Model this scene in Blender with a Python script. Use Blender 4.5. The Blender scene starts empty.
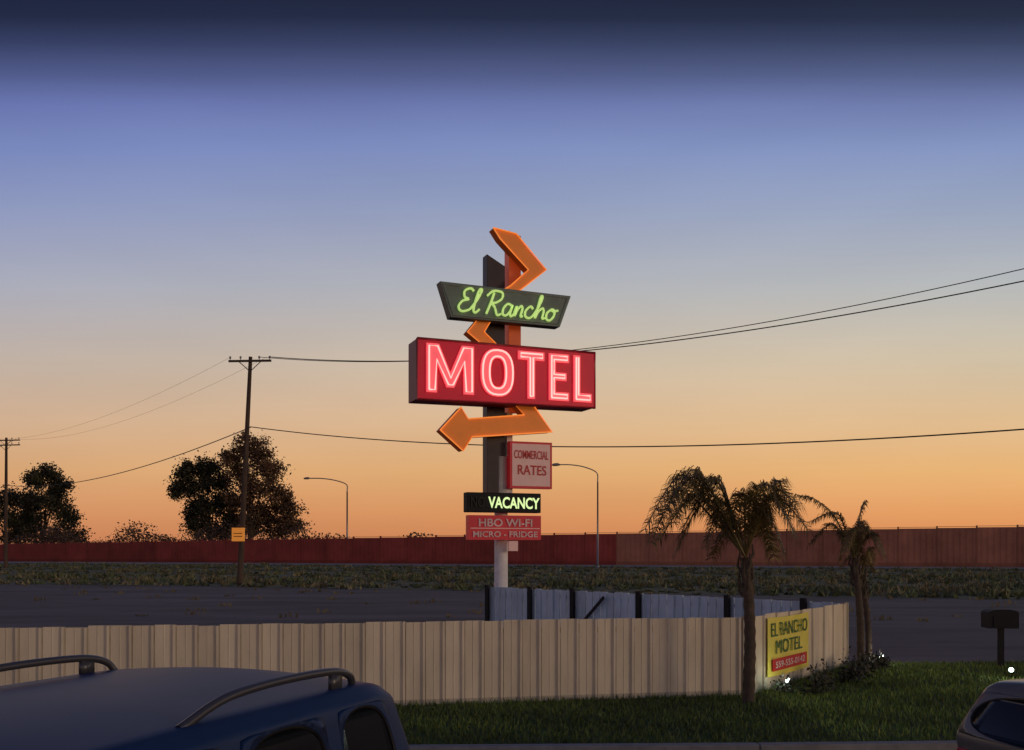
import bpy, bmesh, math, random
from mathutils import Vector, Matrix
random.seed(7)
R=random.random
def U(a,b): return a+(b-a)*random.random()
scene=bpy.context.scene
COL=scene.collection

# ------------------------------------------------------------ helpers
def lin(c):
    return tuple((v/255/12.92 if v/255<=0.04045 else ((v/255+0.055)/1.055)**2.4) for v in c)
def mat(name,col,rough=0.7,metal=0.0,var=0.25,scale=3.0,emit=None,es=0.0,bump=0.0,bscale=30,attr=False,spec=0.5,coat=0.0,stretch=None):
    m=bpy.data.materials.new(name); m.use_nodes=True
    nt=m.node_tree; n=nt.nodes; b=n['Principled BSDF']
    b.inputs['Roughness'].default_value=rough; b.inputs['Metallic'].default_value=metal
    b.inputs['Specular IOR Level'].default_value=spec
    b.inputs['Coat Weight'].default_value=coat
    tc=n.new('ShaderNodeTexCoord'); mp=n.new('ShaderNodeMapping')
    nt.links.new(tc.outputs['Object'],mp.inputs['Vector'])
    if stretch: mp.inputs['Scale'].default_value=stretch
    nz=n.new('ShaderNodeTexNoise'); nz.inputs['Scale'].default_value=scale; nz.inputs['Detail'].default_value=6; nz.inputs['Roughness'].default_value=0.65
    nt.links.new(mp.outputs[0],nz.inputs['Vector'])
    r=n.new('ShaderNodeValToRGB')
    r.color_ramp.elements[0].position=0.3; r.color_ramp.elements[1].position=0.7
    r.color_ramp.elements[0].color=(*[max(0,c*(1-var)) for c in col],1)
    r.color_ramp.elements[1].color=(*[min(1,c*(1+var)) for c in col],1)
    nt.links.new(nz.outputs['Fac'],r.inputs['Fac'])
    out=r.outputs['Color']
    if attr:
        a=n.new('ShaderNodeAttribute'); a.attribute_name='shade'
        mx=n.new('ShaderNodeMix'); mx.data_type='RGBA'; mx.blend_type='MULTIPLY'; mx.inputs[0].default_value=1
        nt.links.new(out,mx.inputs[6]); nt.links.new(a.outputs['Color'],mx.inputs[7]); out=mx.outputs[2]
    nt.links.new(out,b.inputs['Base Color'])
    if emit:
        b.inputs['Emission Color'].default_value=(*emit,1); b.inputs['Emission Strength'].default_value=es
    if bump>0:
        n2=n.new('ShaderNodeTexNoise'); n2.inputs['Scale'].default_value=bscale; n2.inputs['Detail'].default_value=5
        nt.links.new(mp.outputs[0],n2.inputs['Vector'])
        bp=n.new('ShaderNodeBump'); bp.inputs['Strength'].default_value=bump; bp.inputs['Distance'].default_value=0.02
        nt.links.new(n2.outputs['Fac'],bp.inputs['Height']); nt.links.new(bp.outputs[0],b.inputs['Normal'])
    return m

class MB:
    def __init__(s): s.v=[];s.f=[];s.m=[];s.c=[]
    def add(s,vs,fs,mi=0,sh=1.0):
        o=len(s.v); s.v+= [tuple(v) for v in vs]
        for f in fs: s.f.append([i+o for i in f]); s.m.append(mi); s.c.append(sh)
    def box(s,x0,x1,y0,y1,z0,z1,mi=0,sh=1.0,M=None):
        vs=[(x0,y0,z0),(x1,y0,z0),(x1,y1,z0),(x0,y1,z0),(x0,y0,z1),(x1,y0,z1),(x1,y1,z1),(x0,y1,z1)]
        if M: vs=[M@Vector(v) for v in vs]
        s.add(vs,[(0,3,2,1),(4,5,6,7),(0,1,5,4),(1,2,6,5),(2,3,7,6),(3,0,4,7)],mi,sh)
    def prism(s,poly,y0,y1,mi=0,side=None,sh=1.0):
        n=len(poly)
        area=sum(poly[i][0]*poly[(i+1)%n][1]-poly[(i+1)%n][0]*poly[i][1] for i in range(n))
        if area<0: poly=poly[::-1]
        vs=[(x,y0,z) for x,z in poly]+[(x,y1,z) for x,z in poly]
        o=len(s.v); s.v+=vs
        s.f.append([o+i for i in range(n)]); s.m.append(mi); s.c.append(sh)
        s.f.append([o+n+i for i in reversed(range(n))]); s.m.append(mi); s.c.append(sh)
        for i in range(n):
            j=(i+1)%n
            s.f.append([o+i,o+n+i,o+n+j,o+j]); s.m.append(side if side is not None else mi); s.c.append(sh)
    def tube(s,pts,rad,n=6,mi=0,sh=1.0,cap=True):
        pts=[Vector(p) for p in pts]
        if not hasattr(rad,'__len__'): rad=[rad]*len(pts)
        o=len(s.v)
        for i,p in enumerate(pts):
            t=(pts[min(i+1,len(pts)-1)]-pts[max(i-1,0)])
            if t.length<1e-9: t=Vector((0,0,1))
            t.normalize()
            up=Vector((0,0,1)) if abs(t.z)<0.9 else Vector((0,1,0))
            a=t.cross(up).normalized(); b=t.cross(a).normalized()
            for k in range(n):
                an=2*math.pi*k/n
                s.v.append(tuple(p+(a*math.cos(an)+b*math.sin(an))*rad[i]))
        for i in range(len(pts)-1):
            for k in range(n):
                k2=(k+1)%n
                s.f.append([o+i*n+k,o+i*n+k2,o+(i+1)*n+k2,o+(i+1)*n+k]); s.m.append(mi); s.c.append(sh)
        if cap:
            s.f.append([o+k for k in range(n)]); s.m.append(mi); s.c.append(sh)
            e=o+(len(pts)-1)*n
            s.f.append([e+k for k in reversed(range(n))]); s.m.append(mi); s.c.append(sh)
    def obj(s,name,mats,parent=None,smooth=False,shade=False,bevel=0):
        me=bpy.data.meshes.new(name); me.from_pydata(s.v,[],s.f)
        for m in mats: me.materials.append(m)
        me.polygons.foreach_set('material_index',s.m)
        if smooth: me.polygons.foreach_set('use_smooth',[True]*len(s.f))
        if shade:
            at=me.color_attributes.new('shade','FLOAT_COLOR','CORNER')
            d=[]
            for p,c in zip(me.polygons,s.c):
                cc=(c,c,c,1.0) if not hasattr(c,'__len__') else (*c,1.0)
                for _ in range(p.loop_total): d+=cc
            at.data.foreach_set('color',d)
        me.update()
        ob=bpy.data.objects.new(name,me); COL.objects.link(ob)
        if parent: ob.parent=parent
        if bevel:
            bv=ob.modifiers.new('bevel','BEVEL'); bv.width=bevel; bv.segments=2; bv.limit_method='ANGLE'
        return ob
def empty(name,loc=(0,0,0),rz=0):
    e=bpy.data.objects.new(name,None); e.location=loc; e.rotation_euler=(0,0,rz); COL.objects.link(e); return e

def catmull(p,sub=5):
    P=[Vector(q) for q in p]; P=[2*P[0]-P[1]]+P+[2*P[-1]-P[-2]]
    out=[]
    for i in range(1,len(P)-2):
        for k in range(sub):
            t=k/sub
            out.append(0.5*((2*P[i])+(P[i+1]-P[i-1])*t+(2*P[i-1]-5*P[i]+4*P[i+1]-P[i+2])*t*t+(3*P[i]-P[i-1]-3*P[i+1]+P[i+2])*t**3))
    out.append(P[-2]); return out

def text_mesh(name,txt,quad,y,m,parent,thick=0.0,offset=0.0):
    cu=bpy.data.curves.new(name,'FONT'); cu.body=txt; cu.size=1; cu.offset=offset
    cu.extrude=thick; cu.resolution_u=4
    ob=bpy.data.objects.new(name+'_tmp',cu); COL.objects.link(ob)
    bpy.context.view_layer.update()
    dg=bpy.context.evaluated_depsgraph_get()
    me=bpy.data.meshes.new_from_object(ob.evaluated_get(dg))
    bpy.data.objects.remove(ob)
    xs=[v.co.x for v in me.vertices]; ys=[v.co.y for v in me.vertices]
    a,b,c,d=min(xs),max(xs),min(ys),max(ys)
    x0,zbl,ztl,x1,zbr,ztr=quad
    for v in me.vertices:
        u=(v.co.x-a)/(b-a); w=(v.co.y-c)/(d-c)
        zb=zbl+(zbr-zbl)*u; zt=ztl+(ztr-ztl)*u
        v.co=(x0+(x1-x0)*u, y-v.co.z, zb+(zt-zb)*w)
    me.materials.clear(); me.materials.append(m)
    o=bpy.data.objects.new(name,me); COL.objects.link(o); o.parent=parent
    return o

# ------------------------------------------------------------ camera
CH=2.5; HOR=548; F=1000
cd=bpy.data.cameras.new('camera'); cam=bpy.data.objects.new('camera',cd); COL.objects.link(cam)
cam.location=(0,0,CH); cam.rotation_euler=(math.radians(90),0,0)
cd.lens=36*F/1024; cd.sensor_width=36; cd.shift_y=(HOR-375)/1024; cd.clip_end=6000; cd.clip_start=0.05
scene.camera=cam
scene.view_settings.view_transform='Standard'; scene.view_settings.look='None'; scene.view_settings.exposure=0

# ------------------------------------------------------------ dusk sky
w=bpy.data.worlds.new('World'); scene.world=w; w.use_nodes=True
nt=w.node_tree; n=nt.nodes; bg=n['Background']
tc=n.new('ShaderNodeTexCoord'); sx=n.new('ShaderNodeSeparateXYZ'); nt.links.new(tc.outputs['Generated'],sx.inputs[0])
ab=n.new('ShaderNodeMath'); ab.operation='ABSOLUTE'; nt.links.new(sx.outputs['Y'],ab.inputs[0])
mxm=n.new('ShaderNodeMath'); mxm.operation='MAXIMUM'; mxm.inputs[1].default_value=0.76; nt.links.new(ab.outputs[0],mxm.inputs[0])
dv=n.new('ShaderNodeMath'); dv.operation='DIVIDE'; nt.links.new(sx.outputs['Z'],dv.inputs[0]); nt.links.new(mxm.outputs[0],dv.inputs[1])
ramp=n.new('ShaderNodeValToRGB'); nt.links.new(dv.outputs[0],ramp.inputs['Fac'])
stops=[(0.0,(216,138,90)),(0.033,(228,157,102)),(0.078,(233,180,122)),(0.128,(226,190,150)),(0.19,(210,194,173)),(0.26,(184,186,191)),(0.34,(156,168,200)),(0.40,(132,149,198)),(0.443,(112,126,180)),(0.473,(86,97,142)),(0.505,(58,68,102)),(0.53,(38,46,72)),(0.56,(30,37,60)),(0.8,(44,54,88)),(1.0,(48,58,96))]
cr=ramp.color_ramp
while len(cr.elements)>1: cr.elements.remove(cr.elements[0])
cr.elements[0].position=0; cr.elements[0].color=(*lin(stops[0][1]),1)
for p,c in stops[1:]:
    e=cr.elements.new(p); e.color=(*lin(c),1)
mr=n.new('ShaderNodeMapRange'); nt.links.new(sx.outputs['X'],mr.inputs['Value'])
mr.inputs['From Min'].default_value=-0.5; mr.inputs['From Max'].default_value=0.6
tint=n.new('ShaderNodeMix'); tint.data_type='RGBA'; nt.links.new(mr.outputs[0],tint.inputs[0])
tint.inputs[6].default_value=(0.88,0.87,0.97,1); tint.inputs[7].default_value=(1.08,1.08,0.98,1)
mul=n.new('ShaderNodeMix'); mul.data_type='RGBA'; mul.blend_type='MULTIPLY'; mul.inputs[0].default_value=1
nt.links.new(ramp.outputs[0],mul.inputs[6]); nt.links.new(tint.outputs[2],mul.inputs[7])
sky=n.new('ShaderNodeTexSky'); sky.sky_type='NISHITA'; sky.sun_disc=False
sky.sun_elevation=math.radians(2); sky.sun_rotation=math.radians(70); sky.dust_density=3
sm=n.new('ShaderNodeMix'); sm.data_type='RGBA'; sm.blend_type='MULTIPLY'; sm.inputs[0].default_value=1
sm.inputs[7].default_value=(0.06,0.06,0.06,1); nt.links.new(sky.outputs[0],sm.inputs[6])
ad=n.new('ShaderNodeMix'); ad.data_type='RGBA'; ad.inputs[0].default_value=0.06
nt.links.new(mul.outputs[2],ad.inputs[6]); nt.links.new(sm.outputs[2],ad.inputs[7])
hz=n.new('ShaderNodeTexNoise'); hz.inputs['Scale'].default_value=2.2; hz.inputs['Detail'].default_value=5
hm=n.new('ShaderNodeMapping'); hm.inputs['Scale'].default_value=(1,1,5); nt.links.new(tc.outputs['Generated'],hm.inputs[0]); nt.links.new(hm.outputs[0],hz.inputs['Vector'])
hr=n.new('ShaderNodeMapRange'); hr.inputs['To Min'].default_value=0.93; hr.inputs['To Max'].default_value=1.07; hr.inputs['From Min'].default_value=.25; hr.inputs['From Max'].default_value=.75
nt.links.new(hz.outputs['Fac'],hr.inputs['Value'])
nt.links.new(ad.outputs[2],bg.inputs['Color']); nt.links.new(hr.outputs[0],bg.inputs['Strength'])

sd=bpy.data.lights.new('sun','SUN'); so=bpy.data.objects.new('sun',sd); COL.objects.link(so)
sd.energy=0.5; sd.angle=math.radians(10); sd.color=(1,0.72,0.48)
az=math.radians(70); el=math.radians(7)
sdir=Vector((math.sin(az)*math.cos(el),-math.cos(az)*math.cos(el)*1.3,math.sin(el)))
so.rotation_euler=sdir.to_track_quat('Z','Y').to_euler()

# ------------------------------------------------------------ materials
m_dirt=mat('dry_ground',(0.11,0.095,0.075),0.95,var=0.4,scale=0.35,bump=0.4,bscale=4)
m_lot=mat('old_asphalt',(0.13,0.105,0.105),0.9,var=0.6,scale=0.16,bump=0.6,bscale=9,stretch=(.5,1.6,1))
m_asph=mat('asphalt',(0.04,0.04,0.045),0.85,var=0.3,scale=1.0,bump=0.4,bscale=60)
m_road=mat('highway_asphalt',(0.32,0.29,0.27),0.9,var=0.2,scale=0.2)
m_lawn=mat('lawn_soil',(0.065,0.10,0.02),0.95,var=0.4,scale=1.5,bump=0.5,bscale=20)
m_weed=mat('weedy_soil',(0.12,0.12,0.055),0.95,var=0.6,scale=0.15,bump=0.5,bscale=3)
m_conc=mat('concrete',(0.3,0.29,0.27),0.85,var=0.2,scale=5,bump=0.2)
m_blade=mat('grass_blade',(0.19,0.28,0.045),0.7,var=0.2,attr=True)
m_wblade=mat('weed_blade',(0.10,0.12,0.05),0.7,var=0.2,attr=True)
m_dry=mat('dry_grass',(0.20,0.17,0.085),0.8,var=0.2,attr=True)
m_bark=mat('bark',(0.09,0.065,0.045),0.9,var=0.4,scale=8,bump=0.6,bscale=20)
m_leaf=mat('tree_leaf',(0.045,0.045,0.02),0.7,var=0.2,attr=True)
m_leafw=mat('eucalyptus_leaf',(0.15,0.085,0.045),0.7,var=0.2,attr=True)
m_palm=mat('palm_leaflet',(0.15,0.125,0.045),0.55,var=0.3,attr=True)
m_pole=mat('creosote_wood',(0.085,0.055,0.038),0.9,var=0.4,scale=6,bump=0.4,stretch=(1,1,0.1))
m_wire=mat('wire',(0.05,0.045,0.045),0.6,var=0.1)
m_steel=mat('galvanised_steel',(0.3,0.3,0.3),0.5,0.6,var=0.2)
m_white=mat('white_painted_steel',(0.75,0.73,0.72),0.55,var=0.15,scale=4)
m_black=mat('black_metal',(0.015,0.015,0.017),0.6,var=0.2,spec=.2)

def sheet(name,pts,z,m):
    mb=MB(); mb.add([(x,y,z) for x,y in pts],[list(range(len(pts)))]); o=mb.obj(name,[m]); return o
sheet('ground',[(-3000,-1500),(3000,-1500),(3000,4500),(-3000,4500)],0,m_dirt)
sheet('parking_lot',[(-130,15.5),(120,15.5),(120,46),(40,44),(0,57),(-60,78),(-130,86)],0.006,m_lot)
wp=[(-240,88),(-130,86),(-60,78),(-40,69),(-22,66),(0,57),(18,50),(40,44),(140,46),(200,60),(200,70),(66,114),(-107,172),(-240,216)]
sheet('weed_verge',wp,0.012,m_weed)
sheet('highway',[(-240,217),(-107,173),(66,115),(200,70.5),(200,83),(66,129),(-107,189),(-240,234)],0.02,m_road)
sheet('driveway',[(-40,-20),(40,-20),(40,13.0),(16,12.9),(8,12.35),(3,12.1),(-40,10.5)],0.01,m_asph)
lawn_pts=[(-14,11.75),(3,12.3),(8,12.55),(16,13.1),(30,13.2),(30,22.5),(7.2,21.2),(4.05,16.75),(-14,13.05)]
sheet('lawn',lawn_pts,0.05,m_lawn)
kb=MB()
kl=[(-14,11.65),(3,12.2),(8,12.45),(16,13.0),(30,13.1)]
for i in range(len(kl)-1):
    a=Vector((*kl[i],0)); b=Vector((*kl[i+1],0)); d=(b-a); L=d.length; an=math.atan2(d.y,d.x)
    M=Matrix.Translation(a)@Matrix.Rotation(an,4,'Z')
    kb.box(0.005,L-0.005,-0.1,0.06,0,0.12,M=M)
kb.obj('concrete_curb',[m_conc],bevel=0.015)

def inside(p,poly):
    x,y=p; c=False; j=len(poly)-1
    for i in range(len(poly)):
        if (poly[i][1]>y)!=(poly[j][1]>y) and x<(poly[j][0]-poly[i][0])*(y-poly[i][1])/(poly[j][1]-poly[i][1])+poly[i][0]: c=not c
        j=i
    return c
g=MB()
for _ in range(92000):
    x=U(-9,14); y=U(11.9,22.3)
    if not inside((x,y),lawn_pts): continue
    h=U(0.04,0.10); a=U(0,6.28); wd=0.012; lx=U(-.04,.04); ly=U(-.04,.04)
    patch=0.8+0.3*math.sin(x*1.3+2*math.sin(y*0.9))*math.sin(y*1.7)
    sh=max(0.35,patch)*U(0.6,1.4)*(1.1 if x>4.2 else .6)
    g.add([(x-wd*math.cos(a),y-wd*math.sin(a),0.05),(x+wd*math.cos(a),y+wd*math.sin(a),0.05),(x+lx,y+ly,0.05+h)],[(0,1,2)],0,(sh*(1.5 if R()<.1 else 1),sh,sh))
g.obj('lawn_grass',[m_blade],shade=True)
g=MB()
for _ in range(6500):
    y=U(44,170); x=U(-.56,.56)*y
    if not inside((x,y),wp): 
        continue
    dry=R()<0.4; n_=9; s=U(0.25,0.7)*(0.6+0.5*math.sin(x*.21)*math.sin(y*.3+x*.05)+.2)*(.8 if y<85 else .6)
    sh=U(0.55,1.5)
    for k in range(n_):
        a=U(0,6.28); r=U(0,s*1.6); bx=x+r*math.cos(a); by=y+r*math.sin(a); b=U(0,6.28); wdt=U(.06,.18)
        g.add([(bx-wdt*math.cos(b),by-wdt*math.sin(b),0),(bx+wdt*math.cos(b),by+wdt*math.sin(b),0),(bx+U(-.3,.3),by+U(-.3,.3),s*U(.5,1.1))],[(0,1,2)],1 if dry else 0,(sh,sh,sh))
for _ in range(320):
    y=U(34,84); x=U(-.55,.55)*y
    if inside((x,y),wp): continue
    if R()<.6 and y<55: continue
    s=U(.1,.28); sh=U(.6,1.2)
    for k in range(7):
        a=U(0,6.28); r=U(0,s*2); bx=x+r*math.cos(a); by=y+r*math.sin(a)
        g.add([(bx-.05,by,0),(bx+.05,by,0),(bx+U(-.1,.1),by+U(-.1,.1),s*U(.5,1.1))],[(0,1,2)],1,(sh,sh,sh))
g.obj('roadside_weeds',[m_wblade,m_dry],shade=True)

# ------------------------------------------------------------ sound wall
m_wall=mat('red_painted_soundwall',(0.31,0.06,0.045),0.9,var=0.3,scale=0.25,attr=True)
wl=MB()
def wallpt(x): return 155.9-x*0.3468
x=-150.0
while x<170:
    x2=x+4.6; y0=wallpt(x)-2; y1=wallpt(x2)-2
    t=(x+107)/173.0; hgt=3.1+2.2*min(1.15,max(-.1,t))
    a=Vector((x,y0,0)); d=Vector((x2-x,y1-y0,0)); L=d.length; an=math.atan2(d.y,d.x)
    M=Matrix.Translation(a)@Matrix.Rotation(an,4,'Z')
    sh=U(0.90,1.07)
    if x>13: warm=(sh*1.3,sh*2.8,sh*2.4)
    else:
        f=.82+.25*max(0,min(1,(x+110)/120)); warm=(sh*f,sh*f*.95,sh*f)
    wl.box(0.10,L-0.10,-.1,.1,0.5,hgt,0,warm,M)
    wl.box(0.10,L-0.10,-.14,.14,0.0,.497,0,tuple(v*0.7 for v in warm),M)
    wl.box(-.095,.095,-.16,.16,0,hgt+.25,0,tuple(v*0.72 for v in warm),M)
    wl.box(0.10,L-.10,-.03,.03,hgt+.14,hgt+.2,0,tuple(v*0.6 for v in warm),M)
    k=.6
    while k<L-.3:
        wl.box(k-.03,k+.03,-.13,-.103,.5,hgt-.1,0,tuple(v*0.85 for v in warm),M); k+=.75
    x=x2
wl.obj('highway_sound_wall',[m_wall],shade=True)

# ------------------------------------------------------------ trees
def leafy_tree(name,base,h,clumps,leafm,seed,trunk_r=0.5,leafsize=0.5,nleaf=150):
    random.seed(seed)
    e=empty(name,base)
    t=MB(); split=h*0.22
    t.tube([(0,0,0),(0.2,0,split*.5),(0,0,split)],[trunk_r,trunk_r*.8,trunk_r*.7],8)
    lf=MB()
    for (cx,cz,r) in clumps:
        cy=U(-.3,.3)*r*2
        mid=Vector((cx*.45,cy*.4,split+(cz-split)*.55))
        t.tube(catmull([(0,0,split*.8),mid,(cx,cy,cz)],4),[trunk_r*.45*(1-k/9.5) for k in range(9)],5)
        sub=[(Vector((cx,cy,cz)),r*.6)]
        for k in range(11):
            v=Vector((random.gauss(0,1),random.gauss(0,1),random.gauss(0,.9))).normalized()*r*U(.3,1.05)
            c=Vector((cx,cy,cz))+v; sub.append((c,r*U(.28,.5)))
            t.tube([(cx,cy,cz),c],[trunk_r*.08,trunk_r*.03],4)
        for c,sr in sub:
            tone=U(.55,1.4)
            for k in range(nleaf):
                v=Vector((random.gauss(0,.6),random.gauss(0,.6),random.gauss(0,.55)))*sr*1.2
                p=c+v
                s=leafsize*U(.5,1.2)
                a=Vector((random.gauss(0,1),random.gauss(0,1),random.gauss(0,1))).normalized()
                b=a.cross(Vector((random.gauss(0,1),random.gauss(0,1),random.gauss(0,1)))).normalized()
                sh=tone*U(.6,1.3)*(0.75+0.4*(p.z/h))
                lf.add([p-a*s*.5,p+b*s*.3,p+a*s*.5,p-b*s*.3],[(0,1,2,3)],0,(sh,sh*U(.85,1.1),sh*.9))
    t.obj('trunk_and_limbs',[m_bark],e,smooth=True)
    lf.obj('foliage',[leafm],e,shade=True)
    return e
leafy_tree('eucalyptus_tree',(-65.5,217,0),22,[(-5,19,2.6),(-1.5,20.0,2.6),(-6,15.5,2.6),(-2,16,3.2),(1.5,17,2.8),(3,12.5,2.6),(-3.5,11.5,3.0),(0,11,3.4),(4.5,8,2.8),(1.5,6.5,3),(-3,6.5,2.6)],m_leaf,11,0.55,0.62,170)
leafy_tree('eucalyptus_tree',(-56,213,0),26,[(-3.5,22.0,2.6),(-.5,24.5,2.4),(2.5,22,3.0),(5,18.5,2.8),(-1.5,18,3.2),(6.5,14.5,2.8),(1.5,15,3.2),(8,11,2.6),(3,10.5,3.0),(5,6.5,3),(-2,12,2.8),(0,8,3.0),(8.5,7,2.4)],m_leafw,12,0.55,0.62,150)
leafy_tree('broadleaf_tree',(-107,228,0),21,[(-1,18.5,2.6),(1.5,19.0,2.4),(3.5,15.5,2.8),(-3,13,3.4),(2,12,3.8),(6,9,2.8),(-7,9,3.2),(0,7,3.8),(6,5,3)],m_leaf,13,0.5,0.62,170)
leafy_tree('broadleaf_tree',(-119,236,0),16,[(-3,10,3.4),(1,14,3.2),(4,10,3.2),(0,6,3.6),(-7,8,3.4),(-4,14,3)],m_leaf,14,0.4,0.65,150)
random.seed(5)
sc=MB()
for (xa,xb,h0) in [(-100,-36,5.2),(-36,-14,3.6)]:
    x=xa
    while x<xb:
        x+=U(.4,1.0); hh=h0*U(.75,1.15)*(1+.28*math.sin(x*.33)); y=wallpt(x)+U(6,12); tone=U(.5,1.2)
        for k in range(130):
            p=Vector((x+random.gauss(0,1.0),y+random.gauss(0,1),hh*math.sqrt(U(.05,1))+random.gauss(0,.22)))
            a=Vector((random.gauss(0,1),random.gauss(0,1),random.gauss(0,1))).normalized(); b=a.cross(Vector((R(),R(),-R()))).normalized()
            s=U(.3,.6); sh=tone*U(.6,1.3)
            sc.add([p-a*s*.5,p+b*s*.3,p+a*s*.5,p-b*s*.3],[(0,1,2,3)],0,(sh,sh,sh))
sc.obj('scrub_foliage',[m_leafw],shade=True)

# ------------------------------------------------------------ palms
def palm(name,base,top,fronds,r0,r1,leaf=0.34,seed=1,rep_n=6):
    random.seed(seed)
    e=empty(name,base); t=MB(); top=Vector(top)-Vector(base)
    pts=[];rad=[]
    for i in range(23):
        k=i/22; p=top*k; p.x+=0.05*math.sin(k*3.1); pts.append(p); rad.append(r0+(r1-r0)*k+(0.012 if i%2 else 0)+(0.05 if i==0 else 0))
    t.tube(pts,rad,12)
    for i in range(14):
        a=i*2.4; z=top.z*(0.72+0.28*i/14); c=top*(z/top.z)
        d=Vector((math.cos(a),math.sin(a),0))
        t.tube([c+d*r1*.7,c+d*(r1+.05)+Vector((0,0,.1)),c+d*(r1+.03)+Vector((0,0,.26))],[.035,.025,.008],5)
    t.obj('trunk',[m_bark],e,smooth=True)
    lf=MB()
    for fr in fronds:
        apex=Vector(fr[0]); end=Vector(fr[1]); 
        cv=catmull([top,top+apex*.55+Vector((0,0,.08)),top+apex,top+(apex+end)*.5+Vector((0,0,(apex-end).length*.12)),top+end],9)
        lf.tube(cv,[.016*(1-.8*k/len(cv))+.003 for k in range(len(cv))],5,0,(.9,.8,.6))
        n=len(cv); tone=U(.6,1.3)
        for i in range(6,n):
            for rep in range(rep_n):
                f=i+R()-1 if i<n-1 else i
                j=min(n-2,max(0,int(f))); p=cv[j].lerp(cv[j+1],min(1,f-j))
                T=(cv[j+1]-cv[j]).normalized(); side=T.cross(Vector((0,0,1)))
                if side.length<.1: side=Vector((0,1,0))
                side.normalize()
                sg=1 if rep%2 else -1
                k=i/n; L=leaf*U(.7,1.15)*(1.0 if k<.75 else 1.0-.9*(k-.75))
                d=(side*sg*U(.35,1.0)+T*U(.3,.8)+Vector((0,0,U(-.3,.35)))).normalized()
                p1=p+d*L*.45; p2=p1+(d*.45+Vector((0,0,-1.0))*U(.5,1.1)).normalized()*L*.6
                wv=T*0.008
                sh=tone*U(.55,1.4)
                c=(sh*U(1.0,1.35),sh,sh*.8)
                lf.add([p-wv,p+wv,p1+wv,p1-wv],[(0,1,2,3)],0,c)
                lf.add([p1-wv,p1+wv,p2],[(0,1,2)],0,c)
    lf.obj('fronds',[m_palm],e,shade=True)
    return e
fr=[]
random.seed(3)
for ax,az_,ex,ez in [(-.95,1.30,-1.62,.45),(-.75,1.38,-1.35,.75),(-.6,1.35,-1.2,.55),(-.9,1.1,-1.5,.25),(-.5,1.2,-1.0,.35),(-.35,1.25,-.85,.85),(-.55,.95,-1.05,.1),(-.25,.9,-.6,.2),(-.8,1.25,-1.3,.5),(-.7,1.0,-1.25,.3),
                     (.3,1.15,.75,.85),(.45,1.2,.9,.7),(.25,.95,.6,.35),(.5,1.0,.95,.45),(.15,.75,.45,.05),(-.05,1.0,-.2,.6),(.38,.8,.7,.1),(-.1,.6,-.35,.0),(.1,1.1,.2,.75),(.3,.7,.5,.0)]:
    fr.append(((ax+U(-.05,.05),U(-.55,.55),az_),(ex,U(-.9,.9),ez)))
palm('palm_tree',(3.74,15.85,0),(3.70,15.85,2.35),fr,.095,.075,seed=21,rep_n=7)
fr2=[((-.45,.1,.95),(-1.1,.2,1.3)),((-.4,-.2,.9),(-.95,-.3,.75)),((-.35,.3,.7),(-.75,.6,.25)),((.12,.1,.7),(.25,.1,1.15)),((.2,-.1,.6),(.42,-.2,.2)),((.25,.3,.75),(.45,.5,.45)),((-.15,-.3,.6),(-.4,-.6,.1)),((.3,-.2,.5),(.5,-.4,0.0)),((-.1,.2,.5),(-.2,.3,-.1)),((.1,.1,.4),(.3,.2,-.15))]
palm('palm_tree',(7.22,20.7,0),(7.08,20.7,2.3),fr2,.075,.06,leaf=.24,seed=22,rep_n=5)
palm('palm_tree',(7.5,21.0,0),(7.34,21.0,1.9),[((.1,.1,.4),(.35,.2,.1)),((-.1,.1,.5),(-.4,.1,.2)),((.1,-.2,.6),(.1,-.4,.3))],.06,.05,leaf=.2,seed=23,rep_n=4)

# ------------------------------------------------------------ fences
m_fence=mat('cream_painted_metal',(0.76,0.67,0.52),0.55,0.0,var=0.14,scale=1.6,bump=0.05,attr=True,stretch=(1.5,1.5,.5))
m_fdark=mat('fence_back_framing',(0.10,0.085,0.07),0.8,var=0.2)
m_fblue=mat('pale_sheet_metal',(0.48,0.62,0.80),0.5,0.1,var=0.15,scale=1.5,attr=True)
def fence(name,A,B,h,fm,module=.31,posts=2.5,seed=1,jit=1.0,seam=.6):
    random.seed(seed)
    A=Vector((*A,0));B=Vector((*B,0)); d=B-A; L=d.length; an=math.atan2(d.y,d.x)
    e=empty(name,A,an); mb=MB()
    x=0
    while x<L-.02:
        wdt=min(module,L-x); hh=h+U(-.014,.014)*jit; sh=U(.88,1.08)
        M=Matrix.Translation((x,0,0))@Matrix.Rotation(U(-.02,.02)*jit,4,'Z')@Matrix.Rotation(U(-.006,.006)*jit,4,'X')
        a=wdt*.80
        prof=[(0,0),(a*.48,0),(a*.5,-.006),(a*.54,-.006),(a*.56,0),(a,0),(a+.012,-.035),(wdt-.018,-.035),(wdt-.004,.010)]
        n_=len(prof)
        zs=[.03,h*.1,h*.35,h*.7,hh]
        grid=[[M@Vector((px,py+U(-.002,.002)*jit,z)) for px,py in prof] for z in zs]
        for zi in range(len(zs)-1):
            for i in range(n_-1):
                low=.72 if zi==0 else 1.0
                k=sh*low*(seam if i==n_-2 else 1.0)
                mb.add([grid[zi][i],grid[zi][i+1],grid[zi+1][i+1],grid[zi+1][i]],[(0,1,2,3)],0,(k,k*.98,k*.95))
        x+=wdt
    mb.obj('metal_sheets',[fm],e,shade=True)
    fb=MB()
    for z in (.3,h-.22): fb.box(0,L,.02,.06,z,z+.09)
    x=0.05
    while x<L: fb.box(x-.045,x+.045,.062,.15,0,h-.03); x+=posts
    fb.obj('rails_and_posts',[m_fdark],e)
    return e
FA=(-13.5,13.17); FC=(4.0,16.75); FD=(7.02,20.95); FB=(-.66,29.6)
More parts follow.
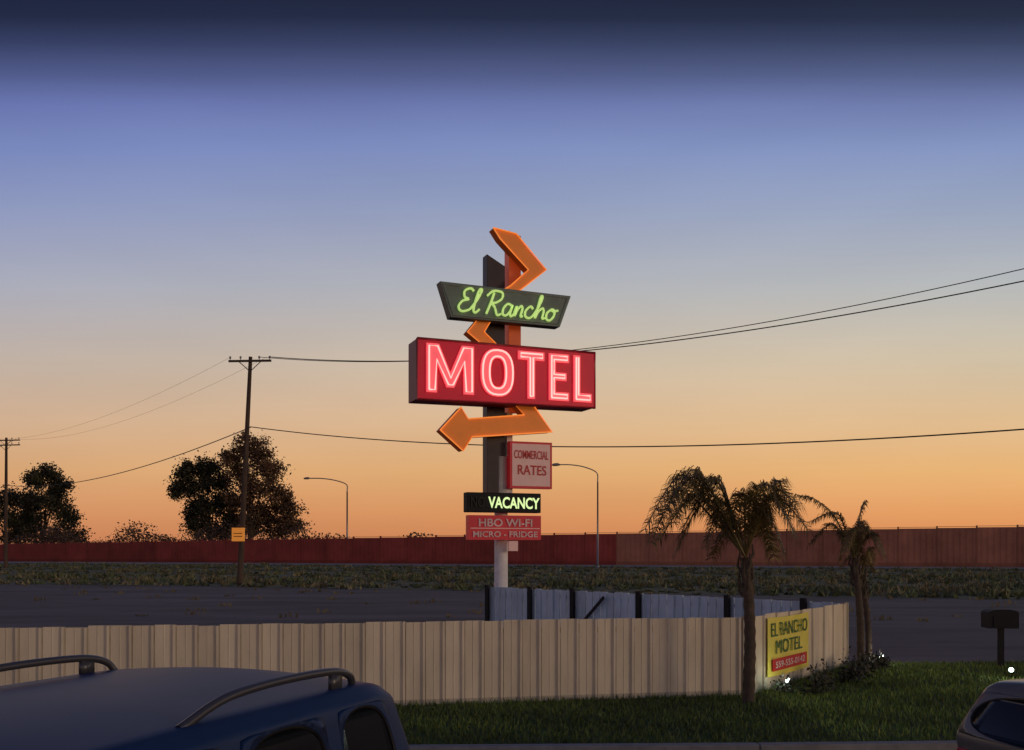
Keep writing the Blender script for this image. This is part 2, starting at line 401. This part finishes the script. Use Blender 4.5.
fence('corrugated_metal_fence',FA,(3.86,16.68),1.35,m_fence,seed=2)
fence('corrugated_metal_fence',FC,FD,1.35,m_fence,module=.62,seed=3)
fe=fence('sheet_metal_fence',FB,(6.9,21.05),1.35,m_fblue,module=.25,seed=4,seam=.8)
pp=MB()
for x in (0.0,1.85,3.55,5.9,8.6,10.6):
    pp.box(x-.07,x+.07,-.13,-.06,0,1.42)
M=Matrix.Translation((3.7,-.10,0.35))@Matrix.Rotation(math.radians(48),4,'Y')
pp.box(0,.08,-.03,0,.1,1.35,M=M)
pp.obj('face_posts',[m_black],fe)

an=math.atan2(FD[1]-FC[1],FD[0]-FC[0])
ban=empty('motel_banner',(FC[0],FC[1],0),an)
m_yel=mat('yellow_vinyl',(0.85,0.74,0.12),0.5,var=0.12,scale=2)
m_gr=mat('green_print',(0.03,0.14,0.04),0.5,var=.1); m_rd=mat('red_print',(0.6,0.03,0.03),0.5,var=.1); m_wt=mat('white_print',(0.8,0.8,0.75),0.5,var=.05)
b=MB(); 
nx,nz=14,8; x0,x1,z0,z1=.55,2.6,.28,1.30
vs=[(x0+(x1-x0)*i/nx,-.078+.01*math.sin(i*1.1)*math.sin(j*.8),z0+(z1-z0)*j/nz-.02*math.sin(math.pi*i/nx)) for j in range(nz+1) for i in range(nx+1)]
b.add(vs,[(j*(nx+1)+i,j*(nx+1)+i+1,(j+1)*(nx+1)+i+1,(j+1)*(nx+1)+i) for j in range(nz) for i in range(nx)],0)
b.obj('vinyl_sheet',[m_yel],ban)
text_mesh('name_text','EL RANCHO',(.68,.96,1.2,2.47,.96,1.2),-.1,m_gr,ban,.002,.0)
text_mesh('motel_text','MOTEL',(.9,.65,.89,2.2,.65,.89),-.1,m_gr,ban,.002,.0)
b=MB(); b.box(.72,2.43,-.106,-.10,.36,.57); b.obj('red_strip',[m_rd],ban)
text_mesh('strip_text','559-555-0142',(.85,.41,.52,2.3,.41,.52),-.11,m_wt,ban,.001,.0)

# ------------------------------------------------------------ motel sign
TH=math.radians(21); cS,sS=math.cos(TH),math.sin(TH)
P0=(-.30,30.6)
sign=empty('motel_sign',(P0[0],P0[1],0),TH)
def S(px,py,off=0.0):
    """survey measurement from the photograph -> (x,z) metres on the sign plane set back by off"""
    x1=P0[0]-off*sS; y1=P0[1]+off*cS; a=(px-512)/F
    u=(a*y1-x1)/(cS-a*sS); Y=y1+u*sS
    return (u,CH+(HOR-py)/F*Y)
def SP(l,off): return [S(x,y,off) for x,y in l]
m_or=mat('orange_enamel_glow',(0.80,0.24,0.03),0.4,var=.12,scale=2,emit=(1.0,0.24,0.03),es=.16)  # enamel is no lamp; neon glow on the arrows added as emission
m_ors=mat('orange_return_glow',(0.42,0.09,0.015),0.5,var=.15,emit=(1,.15,.01),es=.04)  # same painted glow, weaker on the arrow sides
m_ored=mat('neon_lit_panel',(0.62,0.12,0.03),0.45,var=.15,emit=(1,.12,.02),es=.13)  # neon light falling on the pylon, put into colour and emission
m_dk=mat('dark_pylon',(0.04,0.025,0.028),0.5,var=.3)
m_red=mat('red_enamel_glow',(0.5,0.015,0.04),0.4,var=.12,scale=1.5,emit=(.8,.0,.03),es=.19)  # emission paints the letters' red glow onto the cabinet face
m_redd=mat('dark_red_return',(0.22,0.012,0.02),0.5,var=.15)
m_teal=mat('teal_enamel',(0.17,0.23,0.19),0.45,var=.2,scale=2)
m_teald=mat('teal_return',(0.07,0.10,0.085),0.5,var=.2)
m_nred=mat('pink_neon',(0.9,.3,.3),.3,var=0,emit=lin((255,165,155)),es=1.7)
m_face=mat('letter_face',(0.75,.22,.22),.4,var=.08,emit=lin((240,75,90)),es=.7)
m_nor=mat('orange_neon',(0.9,.3,.05),.3,var=0,emit=lin((250,140,60)),es=.7)
m_ngr=mat('yellow_green_neon',(0.5,.6,.3),.3,var=0,emit=lin((178,212,115)),es=.8)
m_nvac=mat('pale_green_neon',(0.6,.8,.5),.3,var=0,emit=lin((210,238,160)),es=1.0)
m_ngr2=mat('unlit_neon',(0.03,.04,.03),.3,var=0,spec=.2)
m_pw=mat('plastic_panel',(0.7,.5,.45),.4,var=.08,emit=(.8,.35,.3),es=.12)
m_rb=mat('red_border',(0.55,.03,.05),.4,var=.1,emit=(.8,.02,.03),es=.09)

st=MB()
st.tube([(0,.1,0),(0,.1,5.3)],[.21,.2],20); st.obj('steel_pole',[m_white],sign,smooth=True)
st=MB(); st.box(-.35,.35,-.25,.45,0,.12); st.obj('footing',[m_conc],sign,bevel=.02)
def rect(px0,py0,px1,py1,off):
    a=S(px0,py0,off); c=S(px1,py1,off); return a[0],c[0],c[1],a[1]
st=MB(); o=-.05
x0,_=S(487,255,o); x1,_=S(505,266,o)
st.prism([(x0,S(487,500,o)[1]),(x1,S(503,500,o)[1]),(x1,S(503,266,o)[1]),(x0,S(487,254,o)[1])],-.05,.35,0)
st.obj('dark_pylon',[m_dk],sign,bevel=.01)
st=MB()
x0,_=S(509,255,o); x1,_=S(521,266,o)
st.prism([(x0,S(505,412,o)[1]),(x1,S(520,412,o)[1]),(x1,S(520,236,o)[1]),(x0,S(505,230,o)[1])],-.05,.35,0)
st.obj('orange_pylon',[m_ored],sign,bevel=.01)
st=MB()
x0,_=S(505.5,255,.1); x1,_=S(511,266,.1)
st.box(x0,x1,-.03,.3,S(505,494,0)[1],S(505,412,0)[1]-.01); st.obj('white_strip',[m_white],sign)

def arrow(name,poly,off,th):
    a=MB(); P=SP(poly,off); a.prism(P,off,off+th,0,1); a.obj(name,[m_or,m_ors],sign,bevel=.012)
    t=MB()
    pts=[(x,off-.03,z) for x,z in P]; pts.append(pts[0])
    t.tube(pts,.022,5,0,cap=False); t.obj(name+'_neon',[m_nor],sign)
arrow('upper_zigzag',[(493,228),(516,234),(546,270),(519,291),(500,306),(484,332),(502,350),(488,350),(467,332),(482,314),(500,292),(510,286),(528,270),(500,239)],-.38,.38)
arrow('lower_arrow',[(440,430),(461,407),(468,419),(524,415),(512,402),(530,401),(552,432),(472,437),(463,451)],-.42,.42)

off=-.62
er=[(440,281),(571,296),(560,327),(451,317)]
a=MB(); a.prism(SP(er,off),off,off+.4,0,1); a.obj('name_board',[m_teal,m_teald],sign,bevel=.015)
t=MB(); P=SP([(443,284),(567,298),(558,324),(453,315)],off); t.tube([(x,off-.01,z) for x,z in P]+[(P[0][0],off-.01,P[0][1])],.02,4,0,cap=False); t.obj('name_board_trim',[mat('teal_trim',(.3,.35,.3),.4)],sign)
strokes=[[(0.9,1.75),(0.6,1.95),(0.2,1.7),(0.3,1.2),(0.65,1.05),(0.2,.85),(0,.35),(.3,0),(.8,.15),(1.0,.4),(1.35,1.2),(1.5,1.9),(1.3,1.9),(1.2,1.0),(1.2,.2),(1.4,0),(1.65,.3)],
[(2.5,1.8),(2.4,.9),(2.25,0)],[(2.0,1.5),(2.4,1.95),(3.1,1.9),(3.2,1.4),(2.8,1.0),(2.45,.95),(2.8,.6),(3.1,0),(3.4,.1)],
[(4.1,.9),(3.75,1.0),(3.5,.6),(3.55,.1),(3.85,.05),(4.1,.5),(4.15,.95),(4.1,.3),(4.2,0),(4.4,.2),(4.5,.9),(4.5,.05),(4.62,.6),(4.85,.95),(5.0,.75),(4.98,.1),(5.15,.1)],
[(5.85,.8),(5.6,1.0),(5.3,.6),(5.35,.15),(5.65,0),(5.95,.25),(6.3,1.2),(6.4,1.9),(6.25,1.9),(6.2,1.0),(6.15,.05),(6.3,.6),(6.6,.95),(6.75,.7),(6.75,.1),(6.95,.15)],
[(7.35,.95),(7.05,.6),(7.1,.1),(7.4,0),(7.65,.4),(7.6,.85),(7.35,.95),(7.5,.8),(7.9,.9)]]
BL=S(457,311,off); BR=S(561,322,off); TL=S(457,286,off)
t=MB(); bx=(BR[0]-BL[0])/8.4; bz=(BR[1]-BL[1]); hz_=(TL[1]-BL[1])/2.05
for s_ in strokes:
    pts=[]
    for p in catmull([(x+.22*z,0,z) for x,z in s_],5):
        pts.append((BL[0]+p.x*bx,off-.05,BL[1]+bz*(p.x/8.4)+p.z*hz_))
    t.tube(pts,.036,6)
t.obj('script_neon',[m_ngr],sign,smooth=True)

off=-.85
q=[(417,338),(595,353),(595,408),(417,399)]
P=SP(q,off)
a=MB(); a.prism(P,off,off+.95,0,1); a.obj('motel_cabinet',[m_red,m_redd],sign,bevel=.015)
t=MB(); pts=[(x,off-.015,z) for x,z in P]; 
t.tube(pts+[pts[0]],.035,4,0,cap=False); t.obj('cabinet_trim',[mat('cabinet_trim',(.3,.03,.04),.4)],sign)
xl,zbl=S(426,392,off); _,ztl=S(426,343,off); xr,zbr=S(591,403,off); _,ztr=S(591,357,off)
quad=(xl,zbl,ztl,xr,zbr,ztr)
def L_M(): return [(0,0),(0,1),(.26,1),(.5,.42),(.74,1),(1,1),(1,0),(.78,0),(.78,.62),(.58,.12),(.42,.12),(.22,.62),(.22,0)]
def L_T(): return [(.36,0),(.36,.82),(0,.82),(0,1),(1,1),(1,.82),(.64,.82),(.64,0)]
def L_E(): return [(0,0),(0,1),(1,1),(1,.82),(.33,.82),(.33,.6),(.88,.6),(.88,.43),(.33,.43),(.33,.18),(1,.18),(1,0)]
def L_L(): return [(0,0),(0,1),(.36,1),(.36,.19),(1,.19),(1,0)]
def mp(x,z,yy): 
    return (quad[0]+(quad[3]-quad[0])*x, yy, (quad[1]+(quad[4]-quad[1])*x)*(1-z)+(quad[2]+(quad[5]-quad[2])*x)*z)
cells=[(0,.275,L_M()),(.315,.515,None),(.54,.70,L_T()),(.73,.855,L_E()),(.885,1.0,L_L())]
face=MB(); neon=MB()
def inset(poly,d,ax):
    n_=len(poly); P_=[(x*ax,z) for x,z in poly]
    ar=sum(P_[i][0]*P_[(i+1)%n_][1]-P_[(i+1)%n_][0]*P_[i][1] for i in range(n_))
    sg=1 if ar>0 else -1; out=[]
    for i in range(n_):
        p0=Vector(P_[i-1]);p1=Vector(P_[i]);p2=Vector(P_[(i+1)%n_])
        e1=(p1-p0).normalized(); e2=(p2-p1).normalized()
        n1=Vector((-e1.y,e1.x))*sg; n2=Vector((-e2.y,e2.x))*sg
        m_=(n1+n2); m_=m_/max(.35,m_.dot(m_)/2) if m_.length>1e-6 else n1
        q_=p1+m_*d; out.append((q_.x/ax,q_.y))
    return out
W=quad[3]-quad[0]; Hh=quad[2]-quad[1]
for c0,c1,poly in cells:
    wd=c1-c0; ax=wd*W/Hh
    if poly is None:
        n_=28; ou=[];inn=[]
        sgn=lambda v,p:math.copysign(abs(v)**p,v)
        for i in range(n_):
            t_=2*math.pi*i/n_
            ce,se=math.cos(t_),math.sin(t_)
            ou.append((.5+.5*sgn(ce,.8),.5+.5*sgn(se,.8))); inn.append((.5+.2*sgn(ce,.8),.5+.3*sgn(se,.8)))
        vo=[mp(c0+x*wd,z,off-.06) for x,z in ou]; vi=[mp(c0+x*wd,z,off-.06) for x,z in inn]
        vob=[mp(c0+x*wd,z,off+.01) for x,z in ou]
        face.add(vo+vi,[(i,(i+1)%n_,n_+(i+1)%n_,n_+i) for i in range(n_)],0)
        face.add(vo+vob,[(i,(i+1)%n_,n_+(i+1)%n_,n_+i) for i in range(n_)],0)
        pts=[mp(c0+(.5+(x-.5)*.9)*wd,.5+(z-.5)*.93,off-.09) for x,z in ou]; neon.tube(pts+[pts[0]],.026,6,cap=False)
        pts=[mp(c0+(.5+(x-.5)*1.25)*wd,.5+(z-.5)*1.12,off-.09) for x,z in inn]; neon.tube(pts+[pts[0]],.026,6,cap=False)
    else:
        P_=[(mp(c0+x*wd,z,0)[0],mp(c0+x*wd,z,0)[2]) for x,z in poly]
        face.prism(P_,off-.06,off+.01,0)
        ins=inset(poly,.05,ax)
        pts=[mp(c0+x*wd,z,off-.09) for x,z in ins]; neon.tube(pts+[pts[0]],.026,6,cap=False)
face.obj('motel_letters',[m_face],sign); neon.obj('motel_neon',[m_nred],sign)

off=-.28
x0,x1,z0,z1=rect(510,441,552,489,off)
a=MB(); a.box(x0,x1,off,off+.25,z0,z1,0); a.box(x0+.07,x1-.07,off-.012,off-.004,z0+.07,z1-.07,1)
a.obj('rates_board',[m_rb,m_pw],sign)
text_mesh('rates_text','COMMERCIAL',(x0+.13,z1-.52,z1-.26,x1-.13,z1-.54,z1-.28),off-.03,m_rd,sign,.003,.01)
text_mesh('rates_text_lower','RATES',(x0+.25,z0+.42,z0+.72,x1-.2,z0+.40,z0+.70),off-.03,m_rd,sign,.003,.01)
off=-.40
x0,x1,z0,z1=rect(467,492,541,513,off)
a=MB(); a.box(x0,x1,off,off+.35,z0,z1,0); a.obj('vacancy_cabinet',[m_black],sign,bevel=.02)
xa,_=S(488,500,off)
text_mesh('vacancy_text','VACANCY',(xa,z0+.13,z1-.12,x1-.06,z0+.11,z1-.14),off-.03,m_nvac,sign,.006,.02)
text_mesh('no_text','NO',(x0+.12,z0+.16,z1-.14,xa-.12,z0+.16,z1-.14),off-.03,m_ngr2,sign,.006,.0)
x0,x1,z0,z1=rect(469,515,541,540,off)
a=MB(); a.box(x0,x1,off,off+.3,z0,z1,0); a.box(x0+.04,x1-.04,off-.012,off-.004,z0+.335,z0+.36,1); a.obj('amenities_board',[m_rb,m_pw],sign)
m_pp=mat('pale_print',(.8,.6,.58),.5)
text_mesh('amenities_text','HBO WI-FI',(x0+.3,z1-.34,z1-.10,x1-.3,z1-.34,z1-.10),off-.03,m_pp,sign,.003,.02)
text_mesh('amenities_text_lower','MICRO - FRIDGE',(x0+.12,z0+.08,z0+.26,x1-.12,z0+.08,z0+.26),off-.03,m_pp,sign,.003,.02)
x0,x1,z0,z1=rect(509,541,518,551,off)
a=MB(); a.box(x0,x1,off,off+.1,z0,z1,0); a.obj('permit_plate',[m_pw],sign)

# ------------------------------------------------------------ utility poles and wires
def upole(name,base,h,lean=(0,0),armz=(.35,),armlen=2.9,rz=0.0,r=.17,warn=False):
    e=empty(name,base,rz); p=MB()
    p.tube([(0,0,0),(lean[0]*.5,lean[1]*.5,h*.5),(lean[0],lean[1],h)],[r*1.15,r,r*.72],12)
    for dz in armz:
        p.box(lean[0]-armlen/2,lean[0]+armlen/2,-.2,-.08,h-dz-.12,h-dz+.02)
        p.tube([(lean[0]-.8,-.14,h-dz-.05),(lean[0],-.1,h-dz-.75)],.03,4); p.tube([(lean[0]+.8,-.14,h-dz-.05),(lean[0],-.1,h-dz-.75)],.03,4)
    p.obj('pole_and_crossarm',[m_pole],e,smooth=False)
    q=MB()
    for dz in armz:
        for dx in (-.95,-.45,.45,.95):
            x=lean[0]+dx*armlen/2.05
            q.tube([(x,-.14,h-dz+.02),(x,-.14,h-dz+.1),(x,-.14,h-dz+.14),(x,-.14,h-dz+.22),(x,-.14,h-dz+.27)],[.02,.03,.07,.075,.04],8)
    q.obj('insulators',[m_steel],e)
    if warn:
        s_=MB(); s_.box(-.42,.42,-.34,-.2,2.95,3.85); s_.box(-.3,.3,-.352,-.343,3.25,3.3,1); s_.box(-.3,.3,-.352,-.343,3.45,3.5,1)
        s_.obj('warning_plate',[mat('reflective_plate_glow',(.9,.34,.05),.4,var=.15,emit=(1,.35,.05),es=.3),m_black],e,bevel=.05)  # plate is no lamp; its thrown-back light is painted as emission
    return e
upole('utility_pole',(-18.25,67,0),15.3,(.75,0),(.25,),2.9,rz=math.radians(-4),warn=True)
upole('utility_pole',(-63.8,126,0),16.4,(0.1,0),(.3,.9),4.0,rz=math.radians(-10),r=.2)
upole('utility_pole',(24.6,35,0),13.6,(0,0),(.3,),2.9,rz=math.radians(-30))
wr=MB()
def wire(a,b,sag,r=.022,n_=40):
    a=Vector(a);b=Vector(b); pts=[]
    for i in range(n_+1):
        t=i/n_; p=a.lerp(b,t); p.z-=4*sag*t*(1-t); pts.append(p)
    wr.tube(pts,r,4,0,cap=False)
wire((-16.2,66.7,15.25),(24.0,35.2,13.2),1.65,.026)
wire((-16.8,66.8,15.25),(25.4,34.6,14.1),2.0,.020)
wire((-17.5,66.8,10.6),(24.5,35,7.2),1.25,.03)
wire((-17.5,67,10.6),(-63.7,126,10.4),1.4,.035)
wire((-16.4,66.8,15.25),(-61.9,126,16.2),1.5,.008)
wire((-18.8,66.8,15.25),(-65.6,126,16.2),1.5,.008)
wire((-63.8,126,10.4),(-160,230,11),2.5,.04); wire((-62.5,126,16.2),(-160,232,16),2.5,.03)
wire((24.6,35,13.8),(60,-5,13.5),1.0); wire((24.6,35,7.2),(60,-5,7),1.0)
wr.obj('overhead_wires',[m_wire])

def slamp(base,h,arm,r=.12):
    e=empty('street_lamp',base); p=MB()
    p.tube([(0,0,0),(0,0,h-2.2)],[r*1.3,r*.9],8)
    cv=catmull([(0,0,h-2.2),(-.15,0,h-1.0),(-arm*.35,0,h-.3),(-arm*.7,0,h-.02),(-arm,0,h)],5)
    p.tube(cv,[r*.75]*len(cv),6); p.tube([(0,0,0),(0,0,.4)],[.28,.26],8)
    p.obj('pole_and_arm',[m_steel],e,smooth=True)
    q=MB(); q.tube([(-arm+.1,0,h),(-arm-.3,0,h+.02),(-arm-.8,0,h-.02),(-arm-1.0,0,h-.04)],[.08,.2,.17,.05],8); q.obj('lamp_head',[m_steel],e,smooth=True)
slamp((-27.2,165,0),14.0,6.2,.13); slamp((10.8,126,0),13.0,4.8,.10)

mbx=empty('mailbox',(10.02,20.5,0),math.radians(-4))
a=MB(); a.box(-.05,.05,-.05,.05,0,.86); a.obj('post',[m_black],mbx)
a=MB()
prof=[(-.30,.86),(.30,.86),(.30,1.18)]+[(.30*math.cos(t*math.pi/8),1.18+.07*math.sin(t*math.pi/8)) for t in range(1,8)]+[(-.30,1.18)]
a.prism(prof,-.15,.25,0); a.box(-.2,.2,-.165,-.153,.9,1.12)
a.obj('box',[m_black],mbx)

# ------------------------------------------------------------ landscape lights and flower bed
m_lamp=mat('lamp_lens',(.9,.95,.9),.3,var=0,emit=(.75,1.0,.85),es=4)
def gl(x,y,col=(.8,1,.85),e=4):
    em=empty('garden_spotlight',(x,y,0.05)); q=MB()
    q.tube([(0,0,0),(0,0,.12)],.015,6); q.tube([(0.03,.05,.12),(-.03,-.04,.17),(-.05,-.07,.19)],[.03,.05,.055],10)
    q.obj('housing',[m_black],em)
    q=MB(); q.tube([(-.052,-.072,.192),(-.058,-.08,.197)],[.045,.03],10); q.obj('lens',[m_lamp],em)
    l=bpy.data.lights.new('bulb','POINT'); l.energy=e; l.color=col; l.shadow_soft_size=.04
    lo=bpy.data.objects.new('bulb',l); COL.objects.link(lo); lo.parent=em; lo.location=(-.09,-.13,.24)
gl(4.75,17.1,e=2); gl(7.75,20.9,(1,.95,.85),2); gl(9.3,18.6,(1,1,.95),3)
random.seed(31)
pl=MB()
for i in range(16):
    t=i/15; x=4.6+(7.3-4.6)*t+U(0,.5); y=16.95+(20.7-16.95)*t-U(.0,.5); s=U(.12,.3)
    tone=U(.5,1.2)
    for k in range(140):
        v=Vector((random.gauss(0,.5),random.gauss(0,.5),abs(random.gauss(0,.6))))*s; p=Vector((x,y,.06))+v
        a_=Vector((random.gauss(0,1),random.gauss(0,1),random.gauss(0,1))).normalized(); b_=a_.cross(Vector((R(),-R(),R()))).normalized()
        q_=U(.03,.07); sh=tone*U(.6,1.4); pl.add([p-a_*q_,p+b_*q_*.4,p+a_*q_,p-b_*q_*.4],[(0,1,2,3)],0,(sh,sh,sh))
pl.obj('garden_shrubs',[m_leaf],shade=True)

# ------------------------------------------------------------ vehicles
m_glass=mat('tinted_glass',(.012,.014,.018),.12,var=.05,spec=.5)
m_tyre=mat('tyre_rubber',(.02,.02,.02),.85,var=.1)
m_rim=mat('alloy_wheel',(.35,.35,.36),.35,.8,var=.05)
m_trim=mat('black_trim',(.015,.015,.016),.45,var=.1,spec=.3)
m_railm=mat('roof_rail_metal',(.07,.07,.08),.35,.3,var=.05)
m_tail=mat('tail_lamp_plastic',(.35,.01,.01),.2,var=.05)
m_head=mat('head_lamp_plastic',(.6,.62,.65),.1,var=.05)
def vehicle(name,loc,rz,paint,zs=1.0,ws=1.0,ls=1.0,rails=True,top=(.80,.70)):
    e=empty(name,loc,rz)
    rows=[(.90,.34),(.985,.75),(.99,1.14),(top[0],1.71),(top[1],1.785),(.38,1.825),(0,1.835)]
    cols=[(.06,.02,.26,.03),(.20,.24,.40,.0),(.86,.86,.92,0),(.95,.95,1.0,0),(1.72,1.72,1.72,0),(1.81,1.81,1.80,0),(3.05,3.05,2.75,.02),(3.26,3.30,2.92,.05)]
    hood=[(3.75,1.14),(4.35,1.08),(4.75,.98),(4.9,.80)]
    bm=bmesh.new()
    cr_=bm.edges.layers.float.new('crease_edge')
    cv=bm.verts.layers.float.new('crease_vert')
    G=[]
    for (sl,sb,stt,dr) in cols:
        c=[]
        for ri,(hw,z) in enumerate(rows):
            if ri<2: s=sl
            elif ri==2: s=sb
            elif ri==3: s=sb+(stt-sb)*.85
            else: s=stt+(0.02 if ri>4 else 0)
            zz=z-(dr if ri>2 else 0)
            c.append((hw*(.97 if (sl<.1) else 1),s,zz))
        G.append(c)
    for k,(s,hz) in enumerate(hood):
        sq=[1,.99,.95,.88][k]
        G.append([(.90*sq,s,.34),(.985*sq,s,min(.75,hz-.1)),(.97*sq,s,hz-.06),(.80*sq,s,hz),(.66*sq,s+.0,hz+.02),(.36*sq,s,hz+.035),(0,s,hz+.04)])
    nc=len(G); nr=len(rows)
    V={}
    for ci,c in enumerate(G):
        for ri,(x,y,z) in enumerate(c):
            for sg in ((1,-1) if ri<nr-1 else (1,)):
                V[(ci,ri,sg)]=bm.verts.new((sg*x*ws,y*ls,z*zs))
                if ri==nr-1: V[(ci,ri,-1)]=V[(ci,ri,1)]
    glass=[]
    for sg in (1,-1):
        for ci in range(nc-1):
            for ri in range(nr-1):
                q=[V[(ci,ri,sg)],V[(ci+1,ri,sg)],V[(ci+1,ri+1,sg)],V[(ci,ri+1,sg)]]
                if sg<0: q=q[::-1]
                f=bm.faces.new(q)
                if ri==2 and ci in (1,3,5): glass.append(f)
                if ci==7 and ri>=4: glass.append(f)
    for ri in range(nr-1):
        for ci,flip in ((0,False),(nc-1,True)):
            if ri==nr-2: q=[V[(ci,ri,1)],V[(ci,ri+1,1)],V[(ci,ri,-1)]]
            else: q=[V[(ci,ri,1)],V[(ci,ri+1,1)],V[(ci,ri+1,-1)],V[(ci,ri,-1)]]
            if flip: q=q[::-1]
            f=bm.faces.new(q)
            if ci==0 and ri==2: glass.append(f)
    for ci in range(nc-1): bm.faces.new([V[(ci,0,1)],V[(ci,0,-1)],V[(ci+1,0,-1)],V[(ci+1,0,1)]])
    bmesh.ops.recalc_face_normals(bm,faces=bm.faces)
    for ci in range(7):
        for sg in (1,-1):
            for ri,c_ in ((2,.6),(3,.75),(4,.6)):
                ed=bm.edges.get((V[(ci,ri,sg)],V[(ci+1,ri,sg)]))
                if ed: ed[cr_]=c_
    for sg in (1,-1):
        for ri in (1,2,3):
            ed=bm.edges.get((V[(0,ri,sg)],V[(0,ri+1,sg)]))
            if ed: ed[cr_]=.6
    for f in glass:
        r_=bmesh.ops.inset_individual(bm,faces=[f],thickness=.022,depth=0)
        for g_ in r_['faces']: g_.material_index=0
        for ed in f.edges: ed[cr_]=1.0
        for vv in f.verts: vv[cv]=.75
        r2=bmesh.ops.inset_individual(bm,faces=[f],thickness=.018,depth=-.012)
        for g_ in r2['faces']: g_.material_index=2
        f.material_index=1
        for ed in f.edges: ed[cr_]=1.0
        for vv in f.verts: vv[cv]=.75
    me=bpy.data.meshes.new('body'); bm.to_mesh(me); bm.free()
    for m_ in (paint,m_glass,m_trim): me.materials.append(m_)
    me.polygons.foreach_set('use_smooth',[True]*len(me.polygons))
    ob=bpy.data.objects.new('body',me); COL.objects.link(ob); ob.parent=e
    s=ob.modifiers.new('sub','SUBSURF'); s.levels=3; s.render_levels=3
    def sc(p): return (p[0]*ws,p[1]*ls,p[2]*zs)
    wm=MB()
    for sg in (1,-1):
        for y in (.95,3.95):
            x=.86*sg
            n_=28; w0,w1=-.12,.12; prof=[(w0,.22),(w0,.33),(w0+.03,.36),(w1-.03,.36),(w1,.33),(w1,.22)]
            vs=[];fs=[]
            for i in range(n_):
                t=2*math.pi*i/n_
                for px,pr in prof: vs.append(((x+px)*ws,y*ls+pr*math.cos(t),.36+pr*math.sin(t)))
            k=len(prof)
            for i in range(n_):
                for j in range(k-1): fs.append((i*k+j,i*k+j+1,((i+1)%n_)*k+j+1,((i+1)%n_)*k+j))
            wm.add(vs,fs,0)
            wm.tube([((x+.10*sg-.02)*ws,y*ls,.36),((x+.10*sg+.02)*ws,y*ls,.36)],.225,20,1)
    wm.obj('wheels',[m_tyre,m_rim],e)
    d=MB()
    for sg in (1,-1):
        d.box(sg*.80*ws-.09,sg*.80*ws+.09,.0,.14,.80*zs,1.0*zs,1)
        d.box(sg*.7-.14,sg*.7+.14,4.70*ls,4.80*ls,.72*zs,.86*zs,2)
        d.box(sg*1.05*ws-.11,sg*1.05*ws+.11,3.0*ls,3.1*ls,1.2*zs,1.36*zs,3)
        for y in (1.4,2.35): d.box(sg*.985*ws-.02,sg*.985*ws+.02,y*ls,(y+.18)*ls,1.02*zs,1.05*zs,0)
    d.box(-.78*ws,.78*ws,-.03,.1,.4*zs,.6*zs,0); d.box(-.7*ws,.7*ws,4.78*ls,4.90*ls,.36*zs,.56*zs,0)
    d.obj('lamps_mirrors_trim',[m_trim,m_tail,m_head,paint],e,bevel=.02)
    if rails:
        r_=MB(); rx=top[1]-.03
        for sg in (1,-1):
            pts=catmull([((rx-.02)*sg,.50,1.775),((rx-.005)*sg,.56,1.84),(rx*sg,.72,1.88),(rx*sg,1.05,1.892),(rx*sg,1.4,1.885),(rx*sg,1.68,1.855),((rx-.0)*sg,1.95,1.77)],6)
            r_.tube([sc(p) for p in pts],[.022]*len(pts),8)
            for y in (.72,): r_.box((rx*sg-.012)*ws,(rx*sg+.012)*ws,y*ls-.06,y*ls+.04,1.77*zs,1.87*zs)
        r_.obj('roof_rails',[m_railm],e,smooth=True)
    return e
m_navy=mat('navy_car_paint',(.012,.034,.11),.45,0.0,var=.08,spec=.16,coat=.0)
m_grey=mat('grey_car_paint',(.15,.148,.145),.35,.2,var=.06,spec=.4,coat=.2)
vehicle('parked_suv',(-1.50,6.39,0),math.radians(158),m_navy,zs=.975,ws=1.08,ls=1.0,top=(.92,.84))
vehicle('parked_hatchback',(4.10,7.95,0),math.radians(-90+16),m_grey,zs=.765,ws=.9,ls=.88,rails=False)
